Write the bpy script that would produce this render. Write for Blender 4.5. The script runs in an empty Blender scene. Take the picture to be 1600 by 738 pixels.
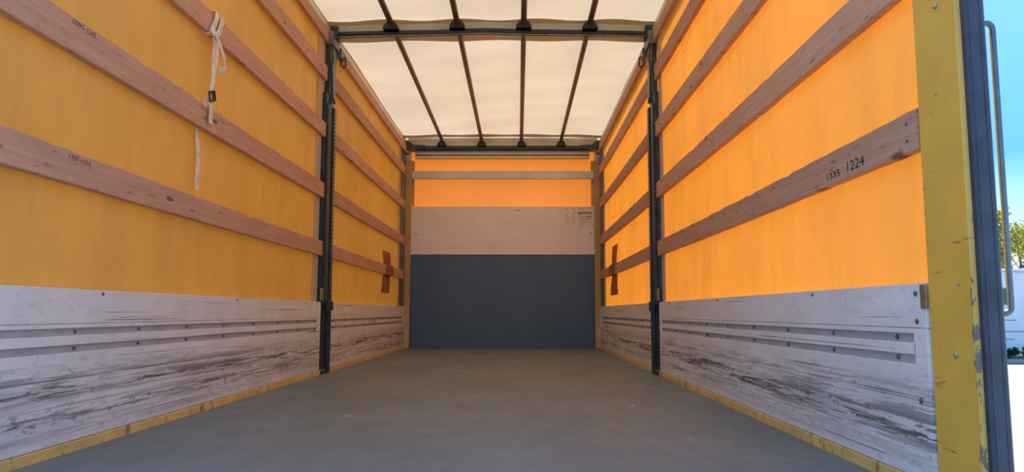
import bpy, math, random
from mathutils import Vector, Matrix
random.seed(7)
scene = bpy.context.scene
COL = scene.collection
PI = math.pi

# ------------------------------------------------------------------ camera
camd = bpy.data.cameras.new('camera'); cam = bpy.data.objects.new('camera', camd); COL.objects.link(cam)
camd.sensor_fit = 'HORIZONTAL'; camd.sensor_width = 36.0
camd.lens = 36.0 * 1154.13 / 1600.0
camd.clip_start = 0.02; camd.clip_end = 600
CR = Vector((0.99994637, 0.01027332, 0.00131252))
CU = Vector((-0.00024561, -0.10317228, 0.99466347))
CF = Vector((-0.01035391, 0.99461045, 0.10316422))
M = Matrix.Identity(4)
for i in range(3):
    M[i][0] = CR[i]; M[i][1] = CU[i]; M[i][2] = -CF[i]
M[0][3], M[1][3], M[2][3] = 0.2156, 0.0, 0.4418
cam.matrix_world = M
scene.camera = cam

# ------------------------------------------------------------------ sky, sun, exposure
SUN_AZ = math.radians(20)      # from straight ahead (+Y) towards the right (+X)
SUN_EL = math.radians(47)
world = bpy.data.worlds.new('world'); scene.world = world; world.use_nodes = True
wt = world.node_tree; wt.nodes.clear()
wo = wt.nodes.new('ShaderNodeOutputWorld'); wb = wt.nodes.new('ShaderNodeBackground')
# clear blue sky: pale cyan at the horizon, deeper blue overhead, the same all the way round
tc = wt.nodes.new('ShaderNodeTexCoord'); sp = wt.nodes.new('ShaderNodeSeparateXYZ'); rp = wt.nodes.new('ShaderNodeValToRGB')
wt.links.new(tc.outputs['Generated'], sp.inputs[0]); wt.links.new(sp.outputs[2], rp.inputs[0])
e = rp.color_ramp.elements
e[0].position = 0.0; e[0].color = (0.42, 0.58, 0.68, 1)
e[1].position = 1.0; e[1].color = (0.11, 0.24, 0.46, 1)
q = e.new(0.18); q.color = (0.062, 0.205, 0.50, 1)
q = e.new(0.45); q.color = (0.11, 0.25, 0.49, 1)
wb.inputs['Strength'].default_value = 0.66
wt.links.new(rp.outputs[0], wb.inputs['Color']); wt.links.new(wb.outputs[0], wo.inputs['Surface'])
sund = bpy.data.lights.new('sun', 'SUN'); sun = bpy.data.objects.new('sun', sund); COL.objects.link(sun)
sund.energy = 5.0; sund.angle = math.radians(0.55); sund.color = (1.0, 0.95, 0.87)
sdir = Vector((math.sin(SUN_AZ) * math.cos(SUN_EL), math.cos(SUN_AZ) * math.cos(SUN_EL), math.sin(SUN_EL)))
sun.rotation_euler = sdir.to_track_quat('Z', 'Y').to_euler(); sun.location = (6, 6, 12)
vs = scene.view_settings
vs.view_transform = 'Standard'; vs.look = 'None'; vs.gamma = 1.0; vs.use_curve_mapping = False
vs.exposure = 2.42
scene.cycles.max_bounces = 12; scene.cycles.diffuse_bounces = 8; scene.cycles.transmission_bounces = 8
scene.cycles.sample_clamp_indirect = 6.0

# ------------------------------------------------------------------ helpers: materials
MATS = {}
class NT:
    def __init__(s, name):
        s.m = bpy.data.materials.new(name); s.m.use_nodes = True
        s.t = s.m.node_tree; s.t.nodes.clear()
        s.out = s.t.nodes.new('ShaderNodeOutputMaterial')
    def n(s, kind, **kw):
        nd = s.t.nodes.new('ShaderNode' + kind)
        for k, v in kw.items(): setattr(nd, k, v)
        return nd
    def l(s, a, b): s.t.links.new(a, b)
    def set(s, sock, v):
        if isinstance(v, bpy.types.NodeSocket): s.l(v, sock)
        elif isinstance(v, (tuple, list)) and len(v) == 3 and sock.type == 'RGBA': sock.default_value = (*v, 1)
        else: sock.default_value = v
    def pos(s, scale=(1, 1, 1), rot=(0, 0, 0)):
        g = s.n('NewGeometry'); mp = s.n('Mapping'); mp.inputs['Scale'].default_value = scale; mp.inputs['Rotation'].default_value = rot
        s.l(g.outputs['Position'], mp.inputs['Vector']); return mp.outputs[0]
    def noise(s, vec, scale, detail=4, rough=0.6, dist=0.0):
        nd = s.n('TexNoise'); s.l(vec, nd.inputs['Vector'])
        nd.inputs['Scale'].default_value = scale; nd.inputs['Detail'].default_value = detail
        nd.inputs['Roughness'].default_value = rough; nd.inputs['Distortion'].default_value = dist
        return nd.outputs['Fac']
    def voro(s, vec, scale, feature='F1'):
        nd = s.n('TexVoronoi', feature=feature); s.l(vec, nd.inputs['Vector']); nd.inputs['Scale'].default_value = scale
        return nd.outputs['Distance']
    def ramp(s, v, a, b, lo=0.0, hi=1.0):
        nd = s.n('MapRange'); nd.clamp = True; s.l(v, nd.inputs['Value'])
        nd.inputs['From Min'].default_value = a; nd.inputs['From Max'].default_value = b
        nd.inputs['To Min'].default_value = lo; nd.inputs['To Max'].default_value = hi
        return nd.outputs[0]
    def math(s, op, a, b=0.0):
        nd = s.n('Math', operation=op); s.set(nd.inputs[0], a); s.set(nd.inputs[1], b); return nd.outputs[0]
    def mix(s, fac, a, b, mode='MIX'):
        nd = s.n('Mix', data_type='RGBA', blend_type=mode); s.set(nd.inputs[0], fac); s.set(nd.inputs[6], a); s.set(nd.inputs[7], b)
        return nd.outputs[2]
    def sep(s):
        g = s.n('NewGeometry'); sp = s.n('SeparateXYZ'); s.l(g.outputs['Position'], sp.inputs[0]); return sp.outputs
    def bump(s, h, strength=0.2, dist=0.01):
        b = s.n('Bump'); b.inputs['Strength'].default_value = strength; b.inputs['Distance'].default_value = dist
        s.l(h, b.inputs['Height']); return b.outputs[0]
    def pbr(s, col, rough=0.5, metal=0.0, normal=None, spec=0.5):
        p = s.n('BsdfPrincipled'); s.set(p.inputs['Base Color'], col); s.set(p.inputs['Roughness'], rough)
        s.set(p.inputs['Metallic'], metal); s.set(p.inputs['Specular IOR Level'], spec)
        if normal is not None: s.l(normal, p.inputs['Normal'])
        s.l(p.outputs[0], s.out.inputs['Surface']); return s.m

def simple(name, col, rough=0.5, metal=0.0, var=0.12, scale=8, spec=0.5):
    t = NT(name); v = t.pos()
    f = t.noise(v, scale, 5)
    dark = tuple(c * (1 - var * 2) for c in col); lite = tuple(min(1, c * (1 + var)) for c in col)
    return t.pbr(t.mix(t.ramp(f, 0.3, 0.7), dark, lite), rough, metal, t.bump(f, 0.08, 0.004), spec)

def tarp(name, refl, trans, tfac, streak=True):
    t = NT(name); v = t.pos()
    big = t.noise(v, 1.1, 4, 0.55); fine = t.noise(t.pos((1, 3.0, 0.7)), 14, 5, 0.65)
    scuff = t.noise(t.pos((1, 5.0, 26.0), (0.18, 0, 0)), 1.0, 6, 0.75)
    scm = t.ramp(scuff, 0.64, 0.70); patch = t.ramp(t.noise(v, 2.3, 3), 0.50, 0.60)
    marks = t.math('MULTIPLY', scm, patch)
    smear = t.ramp(t.noise(t.pos((1, 1.5, 0.5)), 3.2, 6, 0.7), 0.42, 0.75)
    dirt = t.math('ADD', t.math('MULTIPLY', marks, 0.5 if streak else 0.0), t.math('MULTIPLY', smear, 0.20 if streak else 0.07))
    c1 = t.mix(t.ramp(big, 0.3, 0.7), tuple(c * 0.90 for c in refl), refl)
    c1 = t.mix(dirt, c1, (0.16, 0.08, 0.04))
    c2 = t.mix(t.ramp(big, 0.3, 0.7), tuple(c * 0.86 for c in trans), trans)
    c2 = t.mix(dirt, c2, (0.22, 0.07, 0.02))
    wv = t.noise(t.pos((1, 0.8, 0.35)), 2.0, 2)
    weave = t.noise(t.pos((1, 1, 1)), 160, 2)
    hh = t.math('ADD', wv, t.math('MULTIPLY', weave, 0.02))
    nrm = t.bump(hh, 0.25, 0.03)
    d = t.n('BsdfDiffuse'); t.set(d.inputs['Color'], c1); t.l(nrm, d.inputs['Normal'])
    tr = t.n('BsdfTranslucent'); t.set(tr.inputs['Color'], c2)
    g = t.n('BsdfGlossy'); g.inputs['Roughness'].default_value = 0.38; t.set(g.inputs['Color'], (0.8, 0.8, 0.8)); t.l(nrm, g.inputs['Normal'])
    mx = t.n('MixShader'); mx.inputs[0].default_value = tfac; t.l(d.outputs[0], mx.inputs[1]); t.l(tr.outputs[0], mx.inputs[2])
    m2 = t.n('MixShader'); m2.inputs[0].default_value = 0.09; t.l(mx.outputs[0], m2.inputs[1]); t.l(g.outputs[0], m2.inputs[2])
    t.l(m2.outputs[0], t.out.inputs['Surface']); return t.m

MATS['tarp_side'] = tarp('orange tarpaulin', (0.95, 0.53, 0.13), (0.92, 0.275, 0.019), 0.33)
MATS['tarp_back'] = tarp('orange front wall sheet', (0.88, 0.44, 0.09), (0.37, 0.105, 0.007), 0.30, False)
MATS['tarp_roof'] = tarp('white roof tarpaulin', (0.90, 0.82, 0.71), (0.48, 0.395, 0.285), 0.25, False)
MATS['tarp_roof_double'] = tarp('doubled roof tarpaulin', (0.60, 0.47, 0.30), (0.50, 0.36, 0.20), 0.35, False)
MATS['webbing'] = tarp('pale webbing on tarpaulin', (0.78, 0.66, 0.55), (0.60, 0.45, 0.32), 0.3, False)

def wood(name, c_lo, c_hi, c_dark):
    t = NT(name)
    oi = t.n('ObjectInfo')
    off = t.n('CombineXYZ'); t.l(t.math('MULTIPLY', oi.outputs['Random'], 37.0), off.inputs[1]); t.l(t.math('MULTIPLY', oi.outputs['Random'], 11.0), off.inputs[2])
    g = t.n('NewGeometry'); ad = t.n('VectorMath', operation='ADD'); t.l(g.outputs['Position'], ad.inputs[0]); t.l(off.outputs[0], ad.inputs[1])
    def mp(sc):
        m = t.n('Mapping'); m.inputs['Scale'].default_value = sc; t.l(ad.outputs[0], m.inputs['Vector']); return m.outputs[0]
    grain = t.noise(mp((6, 1.2, 45)), 1.6, 6, 0.7, 0.6)
    blot = t.noise(mp((1, 1.6, 6)), 1.5, 4)
    kv = t.voro(mp((1, 3.4, 11)), 1.0)
    knot = t.ramp(kv, 0.07, 0.15, 1.0, 0.0)
    halo = t.ramp(kv, 0.08, 0.24, 0.45, 0.0)
    chips = t.ramp(t.noise(mp((1, 8, 55)), 1.0, 5, 0.75), 0.60, 0.66)
    c = t.mix(t.ramp(grain, 0.3, 0.7), c_lo, c_hi)
    c = t.mix(t.ramp(blot, 0.35, 0.75, 0.0, 0.45), c, c_dark)
    c = t.mix(halo, c, tuple(min(1, x * 1.15) for x in c_hi))
    c = t.mix(t.math('MULTIPLY', knot, 0.8), c, (0.05, 0.03, 0.022))
    c = t.mix(t.math('MULTIPLY', chips, 0.6), c, (0.06, 0.035, 0.025))
    tint = t.ramp(oi.outputs['Random'], 0, 1, 0.88, 1.1)
    hv = t.n('HueSaturation'); t.l(tint, hv.inputs['Value']); t.l(c, hv.inputs['Color'])
    return t.pbr(hv.outputs[0], 0.7, 0, t.bump(grain, 0.3, 0.004), 0.3)
MATS['wood'] = wood('weathered spruce lath', (0.55, 0.31, 0.215), (0.72, 0.44, 0.31), (0.44, 0.25, 0.17))

def panel_paint():
    t = NT('scraped white painted aluminium')
    s = t.sep()
    long1 = t.noise(t.pos((1, 1.1, 34), (0.012, 0, 0)), 1.0, 8, 0.72, 0.3)
    long2 = t.noise(t.pos((1, 2.6, 85), (-0.02, 0, 0)), 1.0, 6, 0.75, 0.4)
    chips = t.noise(t.pos((1, 7, 22)), 2.2, 7, 0.75)
    area = t.noise(t.pos((1, 0.7, 5)), 1.0, 4, 0.6)
    zlow = t.ramp(s[2], 0.30, 0.20); zbot = t.ramp(s[2], 0.03, 0.075)
    bands = t.ramp(t.noise(t.pos((1, 0.12, 17)), 1.0, 2, 0.5), 0.38, 0.56, 0.25, 1.0)
    worn = t.math('MULTIPLY', t.math('MULTIPLY', t.math('MULTIPLY', zlow, zbot), bands), t.ramp(area, 0.28, 0.50, 0.40, 1.0))
    m1 = t.math('MULTIPLY', t.ramp(long1, 0.515, 0.56), worn)
    m2 = t.math('MULTIPLY', t.ramp(long2, 0.525, 0.56), worn)
    m3 = t.math('MULTIPLY', t.ramp(chips, 0.575, 0.60), t.math('ADD', t.math('MULTIPLY', worn, 0.9), 0.14))
    thin = t.ramp(t.noise(t.pos((1, 0.7, 110), (0.012, 0, 0)), 1.0, 4, 0.55), 0.655, 0.675, 0.0, 0.7)
    scr = t.ramp(t.noise(t.pos((1, 30, 3.0), (0.3, 0, 0)), 1.0, 5, 0.7), 0.66, 0.72, 0.0, 0.45)
    tot = t.math('MAXIMUM', t.math('MAXIMUM', m1, m2), t.math('MAXIMUM', m3, t.math('MAXIMUM', thin, scr)))
    haze = t.math('MULTIPLY', t.ramp(t.noise(t.pos((1, 0.9, 9)), 1.3, 6, 0.7), 0.35, 0.7), t.math('ADD', t.math('MULTIPLY', worn, 0.42), 0.12))
    base = t.mix(t.ramp(t.noise(t.pos(), 5, 5), 0.3, 0.7), (0.78, 0.76, 0.75), (0.88, 0.86, 0.85))
    c = t.mix(haze, base, (0.16, 0.15, 0.15))
    c = t.mix(t.math('MULTIPLY', tot, 0.88), c, (0.045, 0.042, 0.042))
    return t.pbr(c, 0.48, 0, t.bump(tot, 0.25, -0.004), 0.4)
MATS['panel'] = panel_paint()
MATS['channel'] = simple('grey aluminium channel', (0.50, 0.52, 0.56), 0.45, 0.2, 0.10, 9)

def chipped(name, col, chipcol, rough=0.42, amt=0.62, edge_y=None):
    t = NT(name)
    a = t.noise(t.pos((4, 4, 2.0)), 4.0, 8, 0.75)
    chip = t.ramp(a, amt, amt + 0.03)
    scr = t.ramp(t.noise(t.pos((8, 6, 45), (0.5, 0, 0)), 1.0, 4, 0.6), 0.72, 0.75, 0.0, 0.7)
    d = t.noise(t.pos(), 6, 5)
    c = t.mix(t.ramp(d, 0.3, 0.75), col, tuple(x * 0.72 for x in col))
    c = t.mix(t.math('MAXIMUM', chip, scr), c, chipcol)
    return t.pbr(c, rough, 0, t.bump(t.math('ADD', chip, t.math('MULTIPLY', d, .3)), 0.2, -0.003), 0.5)
def yellow_post():
    t = NT('yellow painted steel, chipped along the edges'); sp = t.sep()
    a = t.noise(t.pos((4, 5, 2.2)), 4.0, 8, 0.75); d = t.noise(t.pos(), 6, 5)
    edge = t.math('MAXIMUM', t.ramp(sp[1], 1.640, 1.622), t.ramp(sp[1], 1.785, 1.805))
    low = t.ramp(sp[2], 0.75, 0.25, 0.35, 1.0)
    e = t.ramp(t.math('ADD', t.noise(t.pos((20, 20, 9)), 1.6, 5, 0.7), t.math('MULTIPLY', t.math('MULTIPLY', edge, low), 0.17)), 0.68, 0.70)
    chip = t.ramp(a, 0.69, 0.71)
    scr = t.ramp(t.noise(t.pos((8, 5, 42), (0.35, 0, 0)), 1.0, 4, 0.6), 0.67, 0.70, 0.0, 0.8)
    c = t.mix(t.ramp(d, 0.3, 0.75), (0.90, 0.53, 0.08), (0.74, 0.43, 0.07))
    c = t.mix(scr, c, (0.22, 0.15, 0.08)); c = t.mix(chip, c, (0.55, 0.50, 0.42)); c = t.mix(e, c, (0.20, 0.17, 0.14))
    return t.pbr(c, 0.38, 0, t.bump(t.math('ADD', t.math('MAXIMUM', chip, e), t.math('MULTIPLY', d, .3)), 0.25, -0.003), 0.5)
MATS['yellow'] = yellow_post()
MATS['yellow_worn'] = chipped('worn yellow edging', (0.88, 0.60, 0.20), (0.34, 0.22, 0.11), 0.5, 0.57)
MATS['ochre'] = chipped('ochre corner post', (0.62, 0.36, 0.12), (0.36, 0.22, 0.08), 0.5, 0.68)
MATS['steel_dark'] = simple('dark blue green painted steel', (0.034, 0.052, 0.060), 0.42, 0.3, 0.25, 12)
MATS['steel_mid'] = simple('grey zinc steel', (0.19, 0.20, 0.20), 0.4, 0.6, 0.2, 20)
MATS['black'] = simple('black plastic', (0.012, 0.013, 0.017), 0.5, 0, 0.2, 20)
MATS['bow'] = simple('dark violet black tube', (0.020, 0.018, 0.026), 0.3, 0.3, 0.2, 10)
MATS['bow_alu'] = simple('grey green aluminium profile', (0.36, 0.37, 0.30), 0.4, 0.3, 0.1, 6)
MATS['tube_brown'] = simple('dull brown roof tube', (0.16, 0.115, 0.095), 0.35, 0.6, 0.12, 10)
MATS['alu'] = simple('pale aluminium', (0.60, 0.56, 0.48), 0.38, 0.35, 0.08, 4)
MATS['rubber'] = simple('dark blue grey rubber seal', (0.045, 0.052, 0.075), 0.55, 0, 0.18, 14)
MATS['bolt'] = simple('grey bolt steel', (0.20, 0.19, 0.18), 0.4, 0.7, 0.2, 40)
MATS['bolt_light'] = simple('bright zinc bolt', (0.50, 0.49, 0.46), 0.35, 0.7, 0.15, 60)
MATS['chrome'] = simple('satin steel rod', (0.16, 0.17, 0.19), 0.34, 0.7, 0.12, 20)
MATS['ink'] = simple('faded stamp ink', (0.03, 0.02, 0.02), 0.8, 0, 0.1, 60)
MATS['ink_soft'] = simple('brown label print', (0.34, 0.23, 0.18), 0.8, 0, 0.1, 60)
MATS['strap'] = simple('off white lashing strap', (0.88, 0.78, 0.64), 0.8, 0, 0.16, 18)
MATS['sticker'] = simple('beige printed label', (0.86, 0.78, 0.71), 0.6, 0, 0.03, 12)
MATS['plate_tan'] = simple('tan hinge plate', (0.36, 0.24, 0.12), 0.5, 0.3, 0.2, 30)
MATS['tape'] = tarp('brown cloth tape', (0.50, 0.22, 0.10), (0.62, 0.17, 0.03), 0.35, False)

def ply(name, a, b, rough, sc):
    t = NT(name)
    f = t.noise(t.pos((2.0, 1, 12)), sc, 6, 0.65); g = t.noise(t.pos(), 2.0, 4)
    scr = t.ramp(t.noise(t.pos((2, 1, 70), (0, 0.08, 0)), 1.0, 4, 0.6), 0.73, 0.77, 0.0, 0.5)
    c = t.mix(t.ramp(f, 0.3, 0.7), a, b); c = t.mix(t.ramp(g, 0.4, 0.7, 0, 0.35), c, tuple(x * 0.8 for x in a))
    c = t.mix(scr, c, tuple(min(1, x * 1.6) for x in b) if a[0] < 0.2 else tuple(x * 0.45 for x in a))
    return t.pbr(c, rough, 0, t.bump(f, 0.06, 0.003), 0.4)
MATS['beige'] = ply('beige wall board', (0.82, 0.74, 0.67), (0.89, 0.81, 0.74), 0.55, 2.0)
MATS['darkboard'] = ply('black coated plywood with flare haze in colour', (0.068, 0.120, 0.195), (0.086, 0.145, 0.225), 0.42, 1.5)  # black board, lens flare haze lifted into its bluish base colour

def floor_mat():
    t = NT('grey coated plywood floor')
    big = t.noise(t.pos((1.3, 0.8, 1)), 1.5, 5, 0.6); mid = t.noise(t.pos((1, 0.5, 1)), 9, 6, 0.7)
    mesh = t.noise(t.pos(), 130, 2)
    scr = t.ramp(t.noise(t.pos((26, 2.2, 1), (0, 0, 0.9)), 1.0, 5, 0.65), 0.74, 0.80, 0.0, 0.28)
    scr2 = t.ramp(t.noise(t.pos((3, 30, 1), (0, 0, 0.3)), 1.0, 5, 0.65), 0.74, 0.80, 0.0, 0.28)
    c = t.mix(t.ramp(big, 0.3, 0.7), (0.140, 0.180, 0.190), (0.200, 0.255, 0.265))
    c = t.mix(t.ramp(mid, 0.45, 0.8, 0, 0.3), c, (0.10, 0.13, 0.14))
    c = t.mix(t.math('MAXIMUM', scr, scr2), c, (0.36, 0.34, 0.32))
    spk = t.ramp(t.voro(t.pos(), 3.2), 0.018, 0.026, 0.8, 0.0)
    c = t.mix(spk, c, (0.4, 0.38, 0.36))
    return t.pbr(c, t.ramp(mid, 0.3, 0.7, 0.42, 0.6), 0, t.bump(mesh, 0.12, 0.002), 0.45)
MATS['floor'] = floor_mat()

def ground_mat():
    t = NT('pale concrete yard')
    f = t.noise(t.pos(), 0.6, 8, 0.7); g = t.noise(t.pos(), 30, 4)
    c = t.mix(t.ramp(f, 0.3, 0.7), (0.125, 0.130, 0.126), (0.150, 0.156, 0.151)); c = t.mix(t.ramp(g, 0.4, 0.8, 0, 0.3), c, (0.085, 0.085, 0.083))
    return t.pbr(c, 0.9, 0, t.bump(g, 0.2, 0.01), 0.08)
MATS['ground'] = ground_mat()
MATS['wallwhite'] = simple('white rendered wall', (0.78, 0.78, 0.78), 0.8, 0, 0.04, 1.5)
MATS['kerb'] = simple('grey kerb stone', (0.30, 0.29, 0.28), 0.9, 0, 0.15, 5)
MATS['soil'] = simple('dark planting soil', (0.075, 0.06, 0.045), 0.95, 0, 0.3, 6)
MATS['bark'] = simple('brown grey bark', (0.12, 0.09, 0.065), 0.9, 0, 0.3, 9)
MATS['frame_grey'] = simple('grey window frame', (0.25, 0.27, 0.28), 0.5, 0, 0.1, 9)
def glass():
    t = NT('window glass with painted green reflection'); return t.pbr((0.06, 0.11, 0.10), 0.12, 0, None, 0.3)  # reflected green is put into the base colour of the panes
MATS['glass'] = glass()
def leaf(name, a, b, tr):
    t = NT(name); f = t.noise(t.pos(), 3.0, 3)
    c = t.mix(t.ramp(f, 0.35, 0.65), a, b)
    d = t.n('BsdfDiffuse'); t.set(d.inputs['Color'], c); q = t.n('BsdfTranslucent'); t.set(q.inputs['Color'], tr)
    mx = t.n('MixShader'); mx.inputs[0].default_value = 0.4; t.l(d.outputs[0], mx.inputs[1]); t.l(q.outputs[0], mx.inputs[2]); t.l(mx.outputs[0], t.out.inputs['Surface']); return t.m
MATS['leaf_yellow'] = leaf('yellow green leaves', (0.10, 0.12, 0.03), (0.18, 0.18, 0.04), (0.22, 0.22, 0.04))
MATS['leaf_green'] = leaf('mid green leaves', (0.06, 0.12, 0.03), (0.12, 0.2, 0.05), (0.25, 0.38, 0.06))
MATS['needle'] = leaf('dark conifer needles', (0.015, 0.035, 0.022), (0.03, 0.06, 0.035), (0.04, 0.07, 0.03))

# ------------------------------------------------------------------ helpers: geometry
class MB:
    def __init__(s): s.v = []; s.f = []; s.smooth = []
    def add(s, vs_, fs, sm=False):
        o = len(s.v); s.v += [tuple(p) for p in vs_]
        for f in fs: s.f.append(tuple(i + o for i in f)); s.smooth.append(sm)
        return s
    def box(s, x0, x1, y0, y1, z0, z1, c=0.0):
        if x0 > x1: x0, x1 = x1, x0
        if y0 > y1: y0, y1 = y1, y0
        if z0 > z1: z0, z1 = z1, z0
        c = min(c, (x1 - x0) * .45, (y1 - y0) * .45, (z1 - z0) * .45)
        if c <= 0:
            return s.add([(x, y, z) for z in (z0, z1) for y in (y0, y1) for x in (x0, x1)],
                         [(0, 2, 3, 1), (4, 5, 7, 6), (0, 1, 5, 4), (2, 6, 7, 3), (0, 4, 6, 2), (1, 3, 7, 5)])
        V = []; idx = {}
        for i, x in enumerate((x0, x1)):
            for j, y in enumerate((y0, y1)):
                for k, z in enumerate((z0, z1)):
                    sx = c if i == 0 else -c; sy = c if j == 0 else -c; sz = c if k == 0 else -c
                    idx[(i, j, k, 'x')] = len(V); V.append((x, y + sy, z + sz))
                    idx[(i, j, k, 'y')] = len(V); V.append((x + sx, y, z + sz))
                    idx[(i, j, k, 'z')] = len(V); V.append((x + sx, y + sy, z))
        F = []
        for a in (0, 1):
            F.append([idx[(a, 0, 0, 'x')], idx[(a, 1, 0, 'x')], idx[(a, 1, 1, 'x')], idx[(a, 0, 1, 'x')]])
            F.append([idx[(0, a, 0, 'y')], idx[(1, a, 0, 'y')], idx[(1, a, 1, 'y')], idx[(0, a, 1, 'y')]])
            F.append([idx[(0, 0, a, 'z')], idx[(1, 0, a, 'z')], idx[(1, 1, a, 'z')], idx[(0, 1, a, 'z')]])
            for b in (0, 1):
                F.append([idx[(a, b, 0, 'x')], idx[(a, b, 1, 'x')], idx[(a, b, 1, 'y')], idx[(a, b, 0, 'y')]])
                F.append([idx[(a, 0, b, 'x')], idx[(a, 1, b, 'x')], idx[(a, 1, b, 'z')], idx[(a, 0, b, 'z')]])
                F.append([idx[(0, a, b, 'y')], idx[(1, a, b, 'y')], idx[(1, a, b, 'z')], idx[(0, a, b, 'z')]])
                for d in (0, 1): F.append([idx[(a, b, d, 'x')], idx[(a, b, d, 'y')], idx[(a, b, d, 'z')]])
        cen = Vector(((x0 + x1) / 2, (y0 + y1) / 2, (z0 + z1) / 2)); FF = []
        for f in F:
            p = [Vector(V[i]) for i in f]; nrm = (p[1] - p[0]).cross(p[2] - p[0]); mid = sum(p, Vector()) / len(p)
            FF.append(tuple(f) if nrm.dot(mid - cen) > 0 else tuple(reversed(f)))
        return s.add(V, FF)
    def tube(s, pts, r, n=10, caps=True):
        pts = [Vector(p) for p in pts]; rings = []; rr = r if isinstance(r, (list, tuple)) else [r] * len(pts)
        prev = None
        for i, p in enumerate(pts):
            d = (pts[min(i + 1, len(pts) - 1)] - pts[max(i - 1, 0)]).normalized()
            if prev is None:
                a = Vector((0, 0, 1)) if abs(d.z) < .9 else Vector((1, 0, 0)); u = a.cross(d).normalized()
            else: u = (prev - d * prev.dot(d)).normalized()
            prev = u; w = d.cross(u)
            rings.append([p + (u * math.cos(2 * PI * k / n) + w * math.sin(2 * PI * k / n)) * rr[i] for k in range(n)])
        V = [q for ring in rings for q in ring]; F = []
        for i in range(len(rings) - 1):
            for k in range(n): F.append((i * n + k, i * n + (k + 1) % n, (i + 1) * n + (k + 1) % n, (i + 1) * n + k))
        s.add(V, F, True)
        if caps:
            s.add(rings[0], [tuple(reversed(range(n)))]); s.add(rings[-1], [tuple(range(n))])
        return s
    def ribbon(s, pts, wdir, w, t=0.0025):
        pts = [Vector(p) for p in pts]; V = []; F = []
        for i, p in enumerate(pts):
            d = (pts[min(i + 1, len(pts) - 1)] - pts[max(i - 1, 0)]).normalized()
            wd = (wdir[i] if isinstance(wdir, list) else Vector(wdir)); wd = (wd - d * wd.dot(d)).normalized(); nn = d.cross(wd).normalized()
            for a, b in ((-1, -1), (1, -1), (1, 1), (-1, 1)): V.append(p + wd * a * w / 2 + nn * b * t / 2)
        for i in range(len(pts) - 1):
            for k in range(4): F.append((i * 4 + k, i * 4 + (k + 1) % 4, i * 4 + 4 + (k + 1) % 4, i * 4 + 4 + k))
        F.append((3, 2, 1, 0)); e = (len(pts) - 1) * 4; F.append((e, e + 1, e + 2, e + 3))
        return s.add(V, F)
    def prism(s, poly, axis, a, b):
        # poly: 2-D outline in the two other axes (in order), extruded along axis from a to b
        def P(q, t):
            return {'x': (t, q[0], q[1]), 'y': (q[0], t, q[1]), 'z': (q[0], q[1], t)}[axis]
        n = len(poly); V = [P(q, a) for q in poly] + [P(q, b) for q in poly]
        F = [tuple(range(n)), tuple(reversed(range(n, 2 * n)))] + [(i, i + n, (i + 1) % n + n, (i + 1) % n) for i in range(n)]
        return s.add(V, F)
    def build(s, name, mat, parent=None, origin=(0, 0, 0)):
        o = Vector(origin)
        me = bpy.data.meshes.new(name); me.from_pydata([tuple(Vector(p) - o) for p in s.v], [], s.f)
        me.polygons.foreach_set('use_smooth', s.smooth); me.materials.append(MATS[mat] if isinstance(mat, str) else mat)
        me.validate(); me.update()
        ob = bpy.data.objects.new(name, me); COL.objects.link(ob)
        if parent is not None:
            ob.parent = parent; ob.location = o - abs_loc(parent)
        else: ob.location = o
        return ob
def abs_loc(o):
    l = Vector(o.location)
    while o.parent is not None:
        o = o.parent; l = l + Vector(o.location)
    return l
def fixn(ob):
    import bmesh
    bm = bmesh.new(); bm.from_mesh(ob.data); bmesh.ops.recalc_face_normals(bm, faces=bm.faces); bm.to_mesh(ob.data); bm.free(); return ob
def tag(o, label, cat, group=None, kind=None):
    if label: o['label'] = label
    if cat: o['category'] = cat
    if group: o['group'] = group
    if kind: o['kind'] = kind
    return o
def struct(o, label=None):
    o['kind'] = 'structure'
    if label: o['label'] = label
    return o
def empty(name, loc):
    e = bpy.data.objects.new(name, None); e.location = loc; e.empty_display_size = 0.1; COL.objects.link(e); return e
def link_copy(src, loc_abs, parent, rot=None):
    c = bpy.data.objects.new(src.name.split('.')[0], src.data); COL.objects.link(c); c.parent = parent
    c.location = Vector(loc_abs) - abs_loc(parent)
    if rot: c.rotation_euler = rot
    return c
_btemplates = {}
def bolt(parent, loc, axis, r=0.006, h=0.004, mat='bolt', name='bolt'):
    key = (axis, r, h, mat)
    if key not in _btemplates:
        mb = MB(); d = {'+x': (1, 0, 0), '-x': (-1, 0, 0), '-y': (0, -1, 0)}[axis]
        mb.tube([(0, 0, 0), tuple(x * h * .6 for x in d), tuple(x * h for x in d)], [r, r, r * .6], 8)
        me = bpy.data.meshes.new('bolt'); me.from_pydata(mb.v, [], mb.f); me.materials.append(MATS[mat]); _btemplates[key] = me
    o = bpy.data.objects.new(name, _btemplates[key]); COL.objects.link(o); o.parent = parent; o.location = Vector(loc) - abs_loc(parent); return o

# ------------------------------------------------------------------ body dimensions
HW = 1.225                 # half width between floor edgings
Y0, YE = 1.81, 9.10        # drop sides run from the rear corner post to the front corner post
YA, YB = 5.285, 5.54       # centre post
YP = 9.28                  # front wall boards
TX = 1.238                 # tarpaulin plane

# ------------------------------------------------------------------ structure: floor, roof, walls
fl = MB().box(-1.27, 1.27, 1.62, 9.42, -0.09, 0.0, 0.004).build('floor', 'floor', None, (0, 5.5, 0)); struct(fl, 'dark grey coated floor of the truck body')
sill = MB().box(-1.27, 1.27, 1.56, 1.62, -0.12, 0.001, 0.006).build('trim_3', 'steel_mid', None, (0, 1.59, -.1)); struct(sill)

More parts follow.
